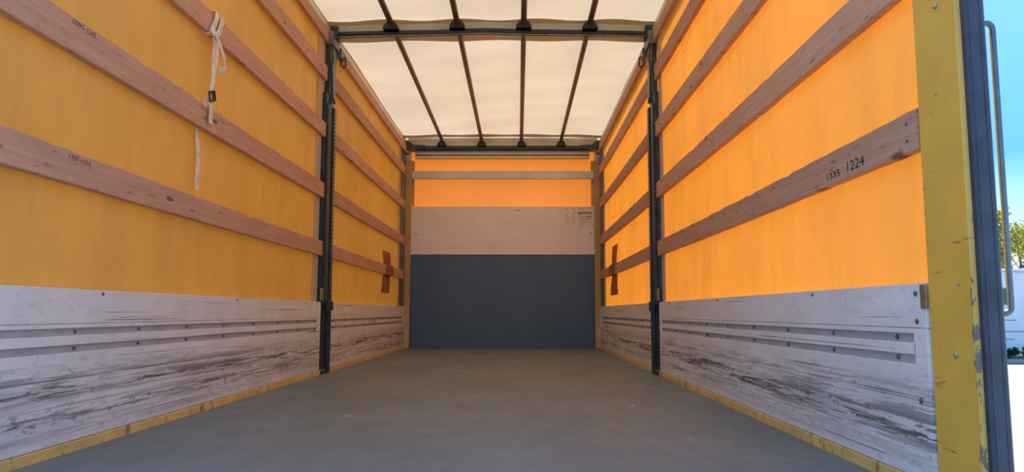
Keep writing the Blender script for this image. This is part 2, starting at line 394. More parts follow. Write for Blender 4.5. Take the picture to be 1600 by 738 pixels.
def sheet(name, mat, fn, nu, nv, origin):
    V = []; F = []
    for i in range(nu + 1):
        for j in range(nv + 1): V.append(fn(i / nu, j / nv))
    for i in range(nu):
        for j in range(nv):
            a = i * (nv + 1) + j; F.append((a, a + 1, a + nv + 2, a + nv + 1))
    mb = MB(); mb.add(V, F, True); return mb.build(name, mat, None, origin)
def wob(y, z, k): return 0.004 * math.sin(y * 2.3 + k) * math.sin(z * 2.1 + 1.3 * k) + 0.002 * math.sin(y * 7.1 + z * 1.7 + k)
for side, sx in (('left', -1), ('right', 1)):
    o = sheet('wall_' + side, 'tarp_side', lambda u, v: (sx * (TX + 0.004 + wob(1.81 + u * 7.55, 0.505 + v * 2.14, sx)), 1.81 + u * 7.55, 0.505 + v * 2.14), 90, 30, (sx * TX, 5.4, 0.5))
    struct(o, 'orange tarpaulin curtain on the %s side' % side)
    for y0, y1 in ((5.155, 5.262),):      # pale webbing beside the centre post
        MB().box(sx * (TX - .004), sx * (TX - .010), y0, y1, 0.52, 2.50).build('webbing_strip', 'webbing', o, (sx * TX, y0, .45))
    if True:
        MB().box(sx * (TX - .004), sx * (TX - .010), 8.78, 8.83, 0.52, 2.50).build('webbing_strip', 'webbing', o, (sx * TX, 8.8, .45))
def roofz(x, y):
    return 2.668 - 0.012 * (x / 1.25) ** 2 + 0.0035 * math.sin(y * 11 + 2.0 * math.sin(x * 1.7)) * (0.4 + 0.6 * abs(math.sin(y * 1.3 + x))) + 0.003 * math.sin(x * 6 + y)
roof = sheet('ceiling', 'tarp_roof', lambda u, v: (-1.275 + v * 2.55, 1.56 + u * 7.84, roofz(-1.275 + v * 2.55, 1.56 + u * 7.84)), 160, 30, (0, 5.4, 2.66))
struct(roof, 'translucent white roof tarpaulin')
# doubled roof cloth over the bow and at the front header
mb = MB(); nn = 30
for ya, yb in ((5.395, 5.835), (9.02, 9.16)):
    V = []; F = []
    for j in range(nn + 1):
        x = -1.25 + 2.5 * j / nn
        for y in (ya + .02 * math.sin(j * .9), yb + 0.015 * math.sin(j * .7)): V += [(x, y, 2.652 - 0.012 * (x / 1.25) ** 2)]
    for j in range(nn): F.append((2 * j, 2 * j + 1, 2 * j + 3, 2 * j + 2))
    MB().add(V, F).build('roof_cloth_band', 'tarp_roof_double', roof, (0, ya, 2.65))

# front wall: orange sheet with boards in front of it
wb_ = sheet('wall_back', 'tarp_back', lambda u, v: (-1.26 + u * 2.52, 9.36, 0.0 + v * 2.66), 10, 10, (0, 9.36, 0)); struct(wb_, 'orange front wall sheet above two boards')
MB().box(-1.19, 1.19, YP, YP + .025, 0.0, 1.172, .003).build('lower_board', 'darkboard', wb_, (0, YP, 0))
mid_board = MB().box(-1.188, 1.188, YP - .004, YP + .02, 1.178, 1.78, .003).build('middle_board', 'beige', wb_, (0, YP, 1.178))
MB().box(-1.19, 1.19, YP - .012, YP + .02, 1.168, 1.18, .003).build('joint_strip', 'beige', wb_, (0, YP, 1.17))
for hx, hz in ((.167, 1.731), (.208, 1.731), (-1.096, 1.429), (1.13, 1.527), (1.113, 1.437)):
    bolt(mid_board, (hx, YP - .004, hz), '-y', .009, .003, 'ink')

# floor edging, yellow
for side, sx, n in (('left', -1, 1), ('right', 1, 2)):
    mb = MB()
    mb.prism([(sx * 1.268, -0.01), (sx * 1.268, .034), (sx * 1.209, .034), (sx * 1.2035, .030), (sx * 1.2035, -0.01)], 'y', 1.64, 9.2)
    struct(fixn(mb.build('trim_%d' % n, 'yellow_worn', None, (sx * 1.22, 5, 0))), 'worn yellow edging along the %s floor edge' % side)
# roof side rails
for side, sx, n in (('left', -1, 4), ('right', 1, 5)):
    r = MB().box(sx * 1.29, sx * 1.212, 1.6, 9.3, 2.535, 2.585, .004).build('trim_%d' % n, 'alu', None, (sx * 1.25, 5, 2.5)); struct(r, 'roof side rail, %s' % side)
    MB().box(sx * 1.285, sx * 1.222, 1.6, 9.3, 2.585, 2.60, .003).build('rail_gasket', 'black', r, (sx * 1.25, 5, 2.59))
    MB().box(sx * 1.285, sx * 1.25, 1.6, 9.3, 2.60, 2.655, .003).build('rail_upstand', 'alu', r, (sx * 1.25, 5, 2.6))
    MB().box(sx * 1.232, sx * 1.207, 1.7, YA + .08, 2.445, 2.535, .004).build('rail_board', 'wood', r, (sx * 1.22, 3.5, 2.49))
    MB().box(sx * 1.232, sx * 1.207, YB - .08, 9.2, 2.445, 2.535, .004).build('rail_board', 'wood', r, (sx * 1.22, 7.3, 2.49))
# grey recess strips beside the front corner posts
for side, sx, n in (('left', -1, 6), ('right', 1, 7)):
    r = MB().box(sx * 1.265, sx * 1.222, 8.86, 9.22, 0.45, 2.53, .004).build('trim_%d' % n, 'steel_mid', None, (sx * 1.24, 9, .45)); struct(r, 'grey recess strip at the front corner, %s' % side)
    for k in range(12): bolt(r, (sx * 1.222, 9.0, .6 + k * .16), '-x' if sx > 0 else '+x', .012, .004, 'black', 'slot_plug')

# ------------------------------------------------------------------ drop sides
def drop_side(sx, y0, y1, label):
    t = empty('drop_side', (sx * 1.23, (y0 + y1) / 2, 0.034)); tag(t, label, 'side panel', 'aluminium drop sides')
    xf = 1.205; xb = 1.233; ga, gb = y0 + .07, y1 - .05
    def board(name, z0, z1, mat='panel', x0=xf, a=y0, b=y1, c=.0025):
        return MB().box(sx * x0, sx * xb, a, b, z0, z1, c).build(name, mat, t, (sx * xb, (a + b) / 2, z0))
    board('lower_board', .036, .2338, c=.0008); board('board', .2352, .3145, c=.0008)
    board('middle_board', .338, .3675, a=ga - .004, b=gb + .004, c=.001); 
    board('upper_board', .391, .4042, c=.0006); board('top_board', .4055, .516, c=.0008)
    for z0, z1 in ((.3145, .338), (.3675, .391)):
        ch = board('groove_channel', z0, z1, 'channel', xf + .011, ga, gb, .001)
        y = ga + .10
        while y < gb - .02:
            bolt(ch, (sx * (xf + .011), y, (z0 + z1) / 2), '-x' if sx > 0 else '+x', .0065, .006, 'bolt'); y += .4
    for a, b in ((y0, ga), (gb, y1)): board('groove_end', .3145, .391, a=a, b=b, c=.001)
    MB().box(sx * 1.2332, sx * 1.2362, y0, y1, .0355, .5155).build('light_stop_sheet', 'channel', t, (sx * 1.2345, y0, .036))  # added behind the boards to keep sky light out of the seams
    # raised end flanges
    for a, b, nm in ((y0 + .004, y0 + .03, 'end_flange'), (y1 - .03, y1 - .004, 'end_flange')):
        fl_ = MB().box(sx * (xf - .003), sx * xf, a, b, .04, .514, .001).build(nm, 'panel', t, (sx * xf, a, .04))
    # bolts on the face
    for dy in (.05,):
        for z in (.49, .421, .227): bolt(t, (sx * xf, y0 + dy, z), '-x' if sx > 0 else '+x', .007, .004, 'bolt')
    y = y0 + .7
    while y < y1 - .2:
        bolt(t, (sx * xf, y, .503), '-x' if sx > 0 else '+x', .006, .004, 'bolt'); y += 1.2
    return t
drop_side(-1, Y0, YA - .008, 'scraped white drop side panel, left wall, nearer the camera than the left centre post')
drop_side(-1, YB - .03, YE, 'scraped white drop side panel, left wall, between left centre post and front wall')
drop_side(1, Y0, YA - .03, 'scraped white drop side panel, right wall, beside the yellow rear post')
drop_side(1, YB - .03, YE, 'scraped white drop side panel, right wall, between right centre post and front wall')

# ------------------------------------------------------------------ wooden laths
LZ = [(.848, .952), (1.268, 1.380), (1.718, 1.826), (2.142, 2.255)]
ORD = ['lowest', 'second lowest', 'third lowest', 'topmost']
LATH = {}
for sx, side in ((-1, 'left'), (1, 'right')):
    for bay, (a, b) in enumerate(((Y0 - .002, YA + .004), (YB - .034, 9.03))):
        for k, (z0, z1) in enumerate(LZ):
            rnd = random.Random(k * 7 + bay * 31 + (sx + 1) * 100)
            n = 70; mb = MB(); V = []; F = []
            zz = [(z0 + rnd.uniform(-.0012, .0012), z1 + rnd.uniform(-.0018, .0012) - (.005 if rnd.random() < .08 else 0)) for _ in range(n + 1)]
            xi, xo = 1.2035, 1.230; c = .0025
            for i in range(n + 1):
                y = a + (b - a) * i / n; p, q = zz[i]; sag = -.004 * math.sin(PI * i / n) if rnd.random() < 2 else 0
                for (x, z) in ((xi, p + c), (xi, q - c), (xi + c, q), (xo, q), (xo, p), (xi + c, p)): V.append((sx * x, y, z + sag))
            for i in range(n):
                for j in range(6): F.append((i * 6 + j, i * 6 + (j + 1) % 6, i * 6 + 6 + (j + 1) % 6, i * 6 + 6 + j))
            F.append(tuple(range(6))); F.append(tuple(reversed(range(n * 6, n * 6 + 6))))
            mb.add(V, F)
            o = fixn(mb.build('wooden_lath', 'wood', None, (sx * 1.217, (a + b) / 2, z0)))
            where = ('nearer the camera than the %s centre post' % side) if bay == 0 else ('behind the %s centre post' % side)
            tag(o, '%s wooden lath on %s tarpaulin, %s' % (ORD[k], side, where), 'lath', 'wooden laths across the tarpaulin')
            LATH[(sx, bay, k)] = o
            for y in (a + .05, b - .05):
                for z in (z0 + .03, z1 - .03): bolt(o, (sx * 1.2035, y, z), '-x' if sx > 0 else '+x', .005, .002, 'bolt', 'nail')

def stamp(parent, txt, sx, y_start, y_end, zc, h, tilt=0.0):
    cu = bpy.data.curves.new('stamp', 'FONT'); cu.body = txt; cu.size = 1.0; cu.align_x = 'CENTER'; cu.align_y = 'CENTER'; cu.resolution_u = 2
    tmp = bpy.data.objects.new('tmp', cu); COL.objects.link(tmp)
    dg = bpy.context.evaluated_depsgraph_get(); me = bpy.data.meshes.new_from_object(tmp.evaluated_get(dg)); bpy.data.objects.remove(tmp)
    xs = [v.co.x for v in me.vertices]; ys = [v.co.y for v in me.vertices]; w = max(xs) - min(xs); hh = max(ys) - min(ys); L = abs(y_end - y_start)
    for v in me.vertices:
        lx = (v.co.x - (max(xs) + min(xs)) / 2) / w * L; lz = (v.co.y - (max(ys) + min(ys)) / 2) / hh * h
        yy = lx if sx < 0 else -lx
        v.co = Vector((0, yy, lz + tilt * lx))
    me.materials.clear(); me.materials.append(MATS['ink'])
    o = bpy.data.objects.new('stamped_number', me); COL.objects.link(o); o.parent = parent
    o.location = Vector((sx * 1.2029, (y_start + y_end) / 2, zc)) - abs_loc(parent); o['label'] = 'black stamped number ' + txt
stamp(LATH[(1, 0, 0)], '1335', 1, 2.352, 2.255, .874, .020); stamp(LATH[(1, 0, 0)], '1224', 1, 2.205, 2.095, .880, .030)
stamp(LATH[(-1, 0, 1)], '1095', -1, 2.250, 2.310, 1.362, .016); stamp(LATH[(-1, 0, 1)], '1235', -1, 2.325, 2.375, 1.360, .016)
stamp(LATH[(-1, 0, 0)], '1335', -1, 2.275, 2.325, .932, .013); stamp(LATH[(-1, 0, 0)], '1222', -1, 2.338, 2.392, .928, .013)

# ------------------------------------------------------------------ centre posts
def centre_post(sx, label):
    t = empty('centre_post', (sx * 1.22, (YA + YB) / 2, 0.0)); tag(t, label, 'post', 'dark steel centre posts')
    def b(name, x0, x1, y0, y1, z0, z1, mat='steel_dark', c=.003): return MB().box(sx * x0, sx * x1, y0, y1, z0, z1, c).build(name, mat, t, (sx * x0, (y0 + y1) / 2, z0))
    b('column', 1.236, 1.206, YA + .005, YB - .035, .004, 2.06)
    b('flange', 1.206, 1.187, YA + .015, YA + .06, .50, 1.98)
    b('flange', 1.206, 1.183, YB - .105, YB - .04, .004, 1.98)
    b('guide_rail', 1.206, 1.193, YA + .10, YA + .118, .50, 2.06, 'steel_mid', .002)
    b('front_cover', 1.236, 1.188, YA + .0045, YA + .05, 1.80, 1.98)
    b('upper_column', 1.236, 1.200, YA + .05, YB - .07, 2.06, 2.44)
    # row of punched slots (pale slots with dark surround), too small to pick apart
    mb = MB(); z = .58
    while z < 1.96:
        mb.box(sx * 1.1835, sx * 1.1815, YB - .085, YB - .06, z, z + .013); mb.box(sx * 1.2065, sx * 1.2045, YA + .145, YA + .165, z + .004, z + .012); z += .030
    s = mb.build('slot_row', 'bolt_light', t, (sx * 1.18, YB, .58)); s['kind'] = 'stuff'
    # gusset and latch at the top
    gus = MB().prism([(YA + .03, 2.44), (YA + .10, 2.20), (YA + .13, 2.05), (YB - .06, 2.02), (YB - .08, 2.20), (YB - .05, 2.44)], 'x', sx * 1.2, sx * 1.186).build('gusset', 'steel_mid', t, (sx * 1.2, YA, 2.1)); fixn(gus)
    b('head_plate', 1.236, 1.172, YA + .02, YB - .03, 2.43, 2.53, 'steel_mid')
    lt = b('latch', 1.20, 1.16, YB - .03, YB + .07, 2.40, 2.47, 'steel_mid')
    MB().tube([(sx * 1.17, YB + .06, 2.44), (sx * 1.15, YB + .06, 2.42), (sx * 1.145, YB + .06, 2.36), (sx * 1.165, YB + .06, 2.345), (sx * 1.185, YB + .06, 2.36), (sx * 1.185, YB + .06, 2.42)], .006, 6).build('latch_hook', 'steel_dark', lt, (sx * 1.16, YB, 2.4))
    cable = MB().tube([(sx * 1.185, YA + .02, 2.42), (sx * 1.18, YA + .07, 2.33), (sx * 1.178, YA + .02, 2.24), (sx * 1.183, YA + .05, 2.12), (sx * 1.185, YA + .06, 1.98)], .005, 6).build('cable', 'black', t, (sx * 1.18, YA, 2.2))
    # clamp block and tan hinge plate at drop side height
    b('clamp_block', 1.20, 1.176, YA + .09, YB - .01, .455, .525)
    pl = b('hinge_plate', 1.206, 1.190, YA - .03, YA + .055, .526, .615, 'plate_tan', .002)
    for i in range(2):
        for j in range(3): bolt(pl, (sx * 1.19, YA - .01 + i * .04, .54 + j * .028), '-x' if sx > 0 else '+x', .007, .002, 'ink')
    b('foot', 1.236, 1.19, YA + .03, YB - .05, .003, .03)
    return t
centre_post(-1, 'dark blue green slotted centre post on the left wall')
centre_post(1, 'dark blue green slotted centre post on the right wall')

# ------------------------------------------------------------------ roof bow and tubes
t = empty('roof_bow', (0, 5.41, 2.52)); tag(t, 'dark crosswise roof bow tube between the two centre posts', 'beam')
def bowz(x): return .018 * (1 - (x / 1.2) ** 2) + max(0, .012 * (1 - abs(x + .05) / .35))
def bar(x0, x1, n, y0, y1, zf0, zf1, zadd=bowz):
    V = []; F = []
    for i in range(n + 1):
        x = x0 + (x1 - x0) * i / n; d = zadd(x)
        for (y, z) in ((y0, zf0 + d), (y1, zf0 + d), (y1, zf1 + d), (y0, zf1 + d)): V.append((x, y, z))
    for i in range(n):
        for k in range(4): F.append((i * 4 + k, i * 4 + (k + 1) % 4, i * 4 + 4 + (k + 1) % 4, i * 4 + 4 + k))
    F.append((3, 2, 1, 0)); F.append((4 * n, 4 * n + 1, 4 * n + 2, 4 * n + 3)); return MB().add(V, F)
n = 24; pts = [(-1.19 + 2.38 * i / n, 5.41, 2.535 + bowz(-1.19 + 2.38 * i / n)) for i in range(n + 1)]
MB().tube(pts, .024, 12).build('bow_tube', 'bow', t, (0, 5.41, 2.53))
fixn(bar(-1.19, 1.19, 24, 5.385, 5.395, 2.508, 2.517).build('bow_lip', 'steel_mid', t, (0, 5.39, 2.51)))
fixn(bar(-1.20, 1.20, 24, 5.40, 5.46, 2.558, 2.606).build('bow_profile', 'bow_alu', t, (0, 5.43, 2.58)))
for sx in (-1, 1): MB().box(sx * 1.215, sx * 1.16, 5.37, 5.47, 2.50, 2.60, .006).build('end_bracket', 'steel_dark', t, (sx * 1.19, 5.42, 2.5))
TUX = [-.756, -.256, .246, .745]
def saddle(parent, x, y, z, w, h, d):
    pl = [(x - w / 2, z), (x + w / 2, z), (x + w / 2, z + h * .3), (x + w * .36, z + h * .75), (x + w * .25, z + h), (x - w * .25, z + h), (x - w * .36, z + h * .75), (x - w / 2, z + h * .3)]
    fixn(MB().prism(pl, 'y', y, y + d).build('tube_saddle', 'black', parent, (x, y, z)))
for x in TUX: saddle(t, x, 5.352, 2.553 + bowz(x), .115, .056, .05)
TL = ['outermost on the left', 'second from the left', 'second from the right', 'outermost on the right']
for x, lb in zip(TUX, TL):
    zc = 2.610
    o = MB().tube([(x + .01, 1.62, zc), (x, 5.38, zc + .008), (x - .008, 9.12, zc - .004)], .0225, 12).build('roof_tube', 'tube_brown', None, (x, 5.4, zc))
    tag(o, 'brown lengthwise roof tube, ' + lb, 'tube', 'lengthwise roof tubes')

# ------------------------------------------------------------------ front header, rail and corner posts
t = empty('front_header', (0, 9.2, 2.42)); tag(t, 'grey header beam across the top of the front wall', 'beam')
def hb(name, x0, x1, y0, y1, z0, z1, mat, c=.003): return MB().box(x0, x1, y0, y1, z0, z1, c).build(name, mat, t, ((x0 + x1) / 2, y0, z0))
hb('upper_profile', -1.2, 1.2, 9.20, 9.34, 2.545, 2.652, 'alu')
hb('beam', -1.21, 1.21, 9.14, 9.30, 2.485, 2.53, 'steel_dark', .008)
hb('lower_profile', -1.115, 1.10, 9.22, 9.33, 2.435, 2.485, 'alu')
hb('shadow_gap', -1.115, 1.10, 9.26, 9.33, 2.425, 2.435, 'black', .001)
hb('bottom_lip', -1.115, 1.10, 9.22, 9.33, 2.395, 2.425, 'alu')
for x in TUX: saddle(t, x - .008, 9.10, 2.525, .115, .06, .06)
for sx in (-1, 1):
    fixn(MB().prism([(sx * 1.24, 2.47), (sx * .98, 2.50), (sx * .98, 2.54), (sx * 1.12, 2.545), (sx * 1.2, 2.60), (sx * 1.24, 2.60)], 'y', 9.12, 9.16).build('corner_bracket', 'steel_dark', t, (sx * 1.2, 9.1, 2.5)))
o = MB().box(-1.151, 1.151, 9.206, 9.244, 2.122, 2.222, .004).build('cross_rail', 'alu', None, (0, 9.24, 2.12)); tag(o, 'pale aluminium rail across the orange front wall', 'rail')
for sx, side in ((-1, 'left'), (1, 'right')):
    t = empty('corner_post', (sx * 1.205, 9.23, 0)); tag(t, 'ochre yellow front corner post on the %s of the dark board' % side, 'post', 'front corner posts')
    MB().box(sx * 1.262, sx * 1.2505, 9.104, 9.356, 0.034, 2.40, .003).build('post_light_stop', 'ochre', t, (sx * 1.25, 9.2, 0))  # added to close the corner where outside light leaked in
    MB().box(sx * 1.25, sx * 1.152, 9.195, 9.235, 0, 2.36, .004).build('post_face', 'ochre', t, (sx * 1.2, 9.2, 0))
    MB().box(sx * 1.25, sx * 1.12, 9.246, 9.262, 1.785, 2.36, .003).build('post_return', 'ochre', t, (sx * 1.14, 9.3, 1.7))
    cap = MB().box(sx * 1.235, sx * 1.16, 9.198, 9.235, 2.36, 2.466, .003).build('post_head', 'alu', t, (sx * 1.2, 9.2, 2.36))
    bolt(cap, (sx * 1.20, 9.198, 2.44), '-y', .014, .006, 'black'); bolt(cap, (sx * 1.20, 9.198, 2.38), '-y', .014, .01, 'bolt_light')
    for z in (2.32, 2.20): bolt(t, (sx * 1.20, 9.195, z), '-y', .010, .005, 'bolt')

# ------------------------------------------------------------------ printed labels on the beige board
yl = YP - .006
t = empty('pictogram_label', (.86, yl, 1.56)); tag(t, 'small printed grid of loading pictograms on the beige board', 'label')
MB().box(.776, .940, yl, yl + .002, 1.56, 1.772).build('label_sheet', 'sticker', t, (.86, yl, 1.56))
mb = MB(); rr = random.Random(3)
for r in range(5):
    for c in range(2):
        x0 = .782 + c * .08; z1 = 1.764 - r * .041
        for k in range(4):
            xx = x0 + rr.uniform(0, .05); zz = z1 - rr.uniform(.006, .030); mb.box(xx, xx + rr.uniform(.006, .022), yl - .001, yl, zz - rr.uniform(.003, .008), zz)
        mb.box(x0, x0 + .07, yl - .0008, yl, z1 - .037, z1 - .0355)
p = mb.build('label_print', 'ink_soft', t, (.86, yl, 1.6))
t = empty('text_label', (1.04, yl, 1.48)); tag(t, 'small printed text label at the right end of the beige board', 'label')
MB().box(.946, 1.132, yl, yl + .002, 1.478, 1.771).build('label_sheet', 'sticker', t, (1.04, yl, 1.48))
mb = MB()
for z, h, a, b in ((1.764, .008, .952, 1.03), (1.766, .010, 1.085, 1.122), (1.742, .004, .952, 1.02), (1.712, .030, .952, 1.128), (1.672, .005, .952, 1.0), (1.652, .010, .952, 1.03), (1.658, .020, 1.045, 1.128), (1.624, .010, .952, 1.128), (1.600, .007, .952, 1.12), (1.582, .006, .952, 1.11), (1.562, .005, .952, 1.06), (1.542, .005, .952, 1.03), (1.522, .005, .952, 1.03), (1.502, .004, .952, .975)):
    x = a; rr = random.Random(int(z * 1000))
    while x < b - .004:
        w = rr.uniform(.008, .024); mb.box(x, min(b, x + w), yl - .001, yl, z - h, z); x += w + .003
mb.build('label_print', 'ink_soft', t, (1.04, yl, 1.6))

# ------------------------------------------------------------------ brown tape patches on the rear bays
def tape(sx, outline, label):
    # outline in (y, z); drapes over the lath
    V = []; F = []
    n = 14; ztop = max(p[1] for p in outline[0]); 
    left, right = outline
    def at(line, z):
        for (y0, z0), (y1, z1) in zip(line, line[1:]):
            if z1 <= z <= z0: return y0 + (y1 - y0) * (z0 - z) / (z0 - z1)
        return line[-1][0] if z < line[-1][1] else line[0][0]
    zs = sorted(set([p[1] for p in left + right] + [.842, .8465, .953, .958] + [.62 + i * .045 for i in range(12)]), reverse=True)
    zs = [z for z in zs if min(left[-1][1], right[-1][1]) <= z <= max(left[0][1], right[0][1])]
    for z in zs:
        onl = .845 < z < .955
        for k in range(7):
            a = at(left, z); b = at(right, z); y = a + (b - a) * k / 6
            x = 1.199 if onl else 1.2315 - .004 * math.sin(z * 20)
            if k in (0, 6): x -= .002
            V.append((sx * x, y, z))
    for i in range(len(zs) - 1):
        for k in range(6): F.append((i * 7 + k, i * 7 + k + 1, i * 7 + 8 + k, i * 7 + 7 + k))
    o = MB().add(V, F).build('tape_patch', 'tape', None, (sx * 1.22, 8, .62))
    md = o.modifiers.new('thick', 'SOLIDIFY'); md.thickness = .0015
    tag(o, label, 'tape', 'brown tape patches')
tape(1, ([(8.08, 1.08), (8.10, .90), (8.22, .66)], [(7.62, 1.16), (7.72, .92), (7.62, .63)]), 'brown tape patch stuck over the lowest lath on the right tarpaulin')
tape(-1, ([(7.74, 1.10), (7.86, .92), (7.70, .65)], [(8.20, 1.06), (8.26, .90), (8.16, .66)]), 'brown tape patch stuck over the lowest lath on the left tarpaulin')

# ------------------------------------------------------------------ lashing strap with buckle
t = empty('lashing_strap', (-1.19, 3.28, 1.0)); tag(t, 'off white lashing strap with buckle tied round a left wall lath', 'strap')
X = -1.2
def S(pts, w, name='strap_band', wd=(0, 1, 0)): return MB().ribbon(pts, wd, w).build(name, 'strap', t, pts[0])
z0, z1 = LZ[2]
for dy, top, bot in ((.0, .035, -.025), (.030, .060, .010)):     # two turns round the lath
    yb_, yt = 3.275 + dy + bot, 3.275 + dy + top
    S([(X - .034, yt, z1 - .02), (X - .034, yt, z1 + .006), (X - .012, yt, z1 + .011), (X + .006, yt, z1 + .003), (X + .008, (yt * .7 + yb_ * .3), z1 - .035), (X + .009, (yt + yb_) / 2, (z0 + z1) / 2), (X + .008, yb_, z0 + .01), (X + .004, yb_, z0 - .008), (X - .014, yb_, z0 - .010), (X - .034, yb_, z0 - .004), (X - .034, yb_, z0 + .02)], .034)
S([(X + .012, 3.238, z0 + .012), (X + .022, 3.255, z0 - .008), (X + .024, 3.285, z0 - .018), (X + .016, 3.305, z0 - .006), (X + .010, 3.31, z0 + .012)], .028, 'strap_knot', (0, .3, 1))
S([(X + .014, 3.262, z0 - .006), (X + .016, 3.268, 1.66), (X + .015, 3.268, 1.58), (X + .016, 3.262, 1.50), (X + .014, 3.256, 1.425)], .030)
S([(X + .020, 3.280, z0 - .004), (X + .020, 3.292, 1.66), (X + .019, 3.284, 1.58), (X + .018, 3.268, 1.50), (X + .017, 3.258, 1.425)], .026)
S([(X + .012, 3.29, z0 - .004), (X + .018, 3.33, 1.675), (X + .02, 3.37, 1.635), (X + .02, 3.385, 1.598), (X + .018, 3.360, 1.570), (X + .016, 3.325, 1.563)], .028, 'strap_curl', (0, .5, .6))
S([(X + .016, 3.262, 1.41), (X + .012, 3.268, 1.38), (X + .010, 3.272, 1.34), (X + .010, 3.274, 1.295)], .036)
S([(X + .010, 3.240, 1.405), (X + .004, 3.225, 1.375), (X + .003, 3.222, 1.355)], .024)
S([(X - .033, 3.232, 1.40), (X - .033, 3.230, 1.30), (X - .030, 3.232, 1.22), (X - .022, 3.236, 1.15), (X - .020, 3.232, 1.08), (X - .018, 3.224, 1.03), (X - .017, 3.226, .985)], .034)
mb = MB(); xb_ = X + .020; cy, cz = 3.256, 1.418; ang = .35
def rot(y, z): return (cy + y * math.cos(ang) - z * math.sin(ang), cz + y * math.sin(ang) + z * math.cos(ang))
co = [(-.030, -.021), (.030, -.021), (.030, .021), (-.030, .021), (-.030, -.021)]
mb.tube([(xb_, *rot(*c)) for c in co], .0045, 6); mb.tube([(xb_ + .002, *rot(0, -.021)), (xb_ + .004, *rot(0, .021))], .004, 6)
bkl = mb.build('buckle', 'black', t, (xb_, cy, cz)); bkl['label'] = 'black metal strap buckle'

# ------------------------------------------------------------------ rear frame: yellow posts, seals, header, handle
def rear_post(sx, label):
    t = empty('rear_post', (sx * 1.23, 1.72, -.12)); tag(t, label, 'post', 'yellow rear corner posts')
    p = MB().box(sx * 1.249, sx * 1.203, 1.618, 1.807, -.12, 2.72, .010).build('post_body', 'yellow', t, (sx * 1.27, 1.7, -.12))
    d = '-x' if sx > 0 else '+x'
    for y, z in ((1.699, 1.168), (1.698, .348), (1.70, 2.0)): bolt(t, (sx * 1.203, y, z), d, .0075, .005, 'bolt_light')
    for y, z in ((1.672, .506), (1.75, 1.5)): bolt(t, (sx * 1.203, y, z), d, .005, .003, 'bolt_light')
    MB().box(sx * 1.2018, sx * 1.1965, 1.800, 1.828, .452, .512, .002).build('latch_plate', 'plate_tan', t, (sx * 1.2, 1.81, .45))
    return t
rear_post(1, 'chipped yellow rear corner post on the right of the opening')
rear_post(-1, 'chipped yellow rear corner post outside the left picture edge')
for sx, side in ((1, 'right'), (-1, 'left')):
    t = empty('door_seal', (sx * 1.24, 1.58, -.1)); tag(t, 'dark blue grey rubber door seal beside the %s rear post' % side, 'seal', 'rear door seals')
    MB().box(sx * 1.251, sx * 1.206, 1.592, 1.6175, -.1, 2.70, .006).build('seal_body', 'rubber', t, (sx * 1.27, 1.58, -.1))
    for i in range(2): MB().box(sx * (1.2125 + i * .024), sx * (1.2200 + i * .024), 1.5905, 1.5925, -.09, 2.69, .0015).build('seal_rib', 'rubber', t, (sx * 1.22, 1.59, -.1))
t = empty('rear_header', (0, 1.7, 2.6)); tag(t, 'yellow rear header above the loading opening, out of view', 'beam')
MB().box(-1.2, 1.2, 1.63, 1.78, 2.665, 2.79, .012).build('header_body', 'yellow', t, (0, 1.7, 2.6))
t = empty('grab_handle', (1.23, 1.5, .45)); tag(t, 'bent steel grab handle on the outside of the right rear post', 'handle')
za, zb = .441, 1.098; xh = 1.288; yh = 1.63; r = .016
pts = [(1.2495, yh, za)]
for k in range(6):
    a = PI / 2 * k / 5; pts.append((xh - r + r * math.sin(a), yh, za + r - r * math.cos(a)))
for k in range(6):
    a = PI / 2 * k / 5; pts.append((xh - r + r * math.cos(a), yh, zb - r + r * math.sin(a)))
pts += [(1.2495, yh, zb - .012)]
MB().tube(pts, .0068, 10).build('handle_rod', 'chrome', t, (xh, yh, .75))
for z in (za, zb - .012): MB().tube([(1.2492, yh, z), (1.254, yh, z)], .013, 12).build('handle_foot', 'chrome', t, (1.25, yh, z))
for z in (.497, 1.02): MB().tube([(1.2492, 1.625, z), (1.256, 1.625, z), (1.261, 1.625, z)], [.007, .007, .004], 8).build('screw', 'bolt_light', t, (1.25, 1.62, z))

# ------------------------------------------------------------------ crumbs on the floor
for (x, y), lb in (((-.513, 3.208), 'white paint flake on the grey floor, left of centre'), ((.757, 3.581), 'pale wood chip on the grey floor, right of centre'), ((.559, 8.334), 'pale splinter on the floor near the front wall')):
    w = .016 if y < 4 else .03
    pl = [(x - w, y - w * .3), (x + w * .2, y - w * .8), (x + w, y), (x + w * .3, y + w * .8), (x - w * .7, y + w * .5)]
    o = fixn(MB().prism(pl, 'z', 0.0, .003).build('floor_flake', 'alu', None, (x, y, 0))); tag(o, lb, 'debris', 'flakes on the floor')

# ------------------------------------------------------------------ outside: yard, white wall, planting, trees
GZ = -1.2
g = MB().box(-150, 150, -60, 220, GZ - .3, GZ).build('ground', 'ground', None, (0, 50, GZ)); struct(g, 'pale concrete yard')
t = empty('white_building', (26, 27.2, GZ)); tag(t, 'long white flat building behind the yard beyond the grab handle', 'building')
MB().box(9, 46, 27.0, 33, GZ, 1.95, .03).build('wall', 'wallwhite', t, (27, 27, GZ))
MB().box(8.9, 46.1, 26.92, 33.1, 1.95, 2.05, .02).build('roof_edge', 'wallwhite', t, (27, 27, 1.95))
for i, x in enumerate((12.2, 16.72, 21.3, 25.9, 30.5, 35.1)):
    w = MB().box(x, x + 1.22, 26.955, 27.02, .74, 1.36, .01).build('window', 'frame_grey', t, (x, 26.96, .74))
    for k in range(2): MB().box(x + .05 + k * .58, x + .59 + k * .58, 26.945, 26.96, .79, 1.31).build('pane', 'glass', w, (x, 26.95, .8))
for z, x0, x1 in ((.18, 17.5, 18.1), (-.22, 17.45, 18.4), (-.50, 17.3, 18.0)): MB().box(x0, x1, 26.985, 27.01, z, z + .03).build('wall_groove', 'frame_grey', t, (x0, 27, z))
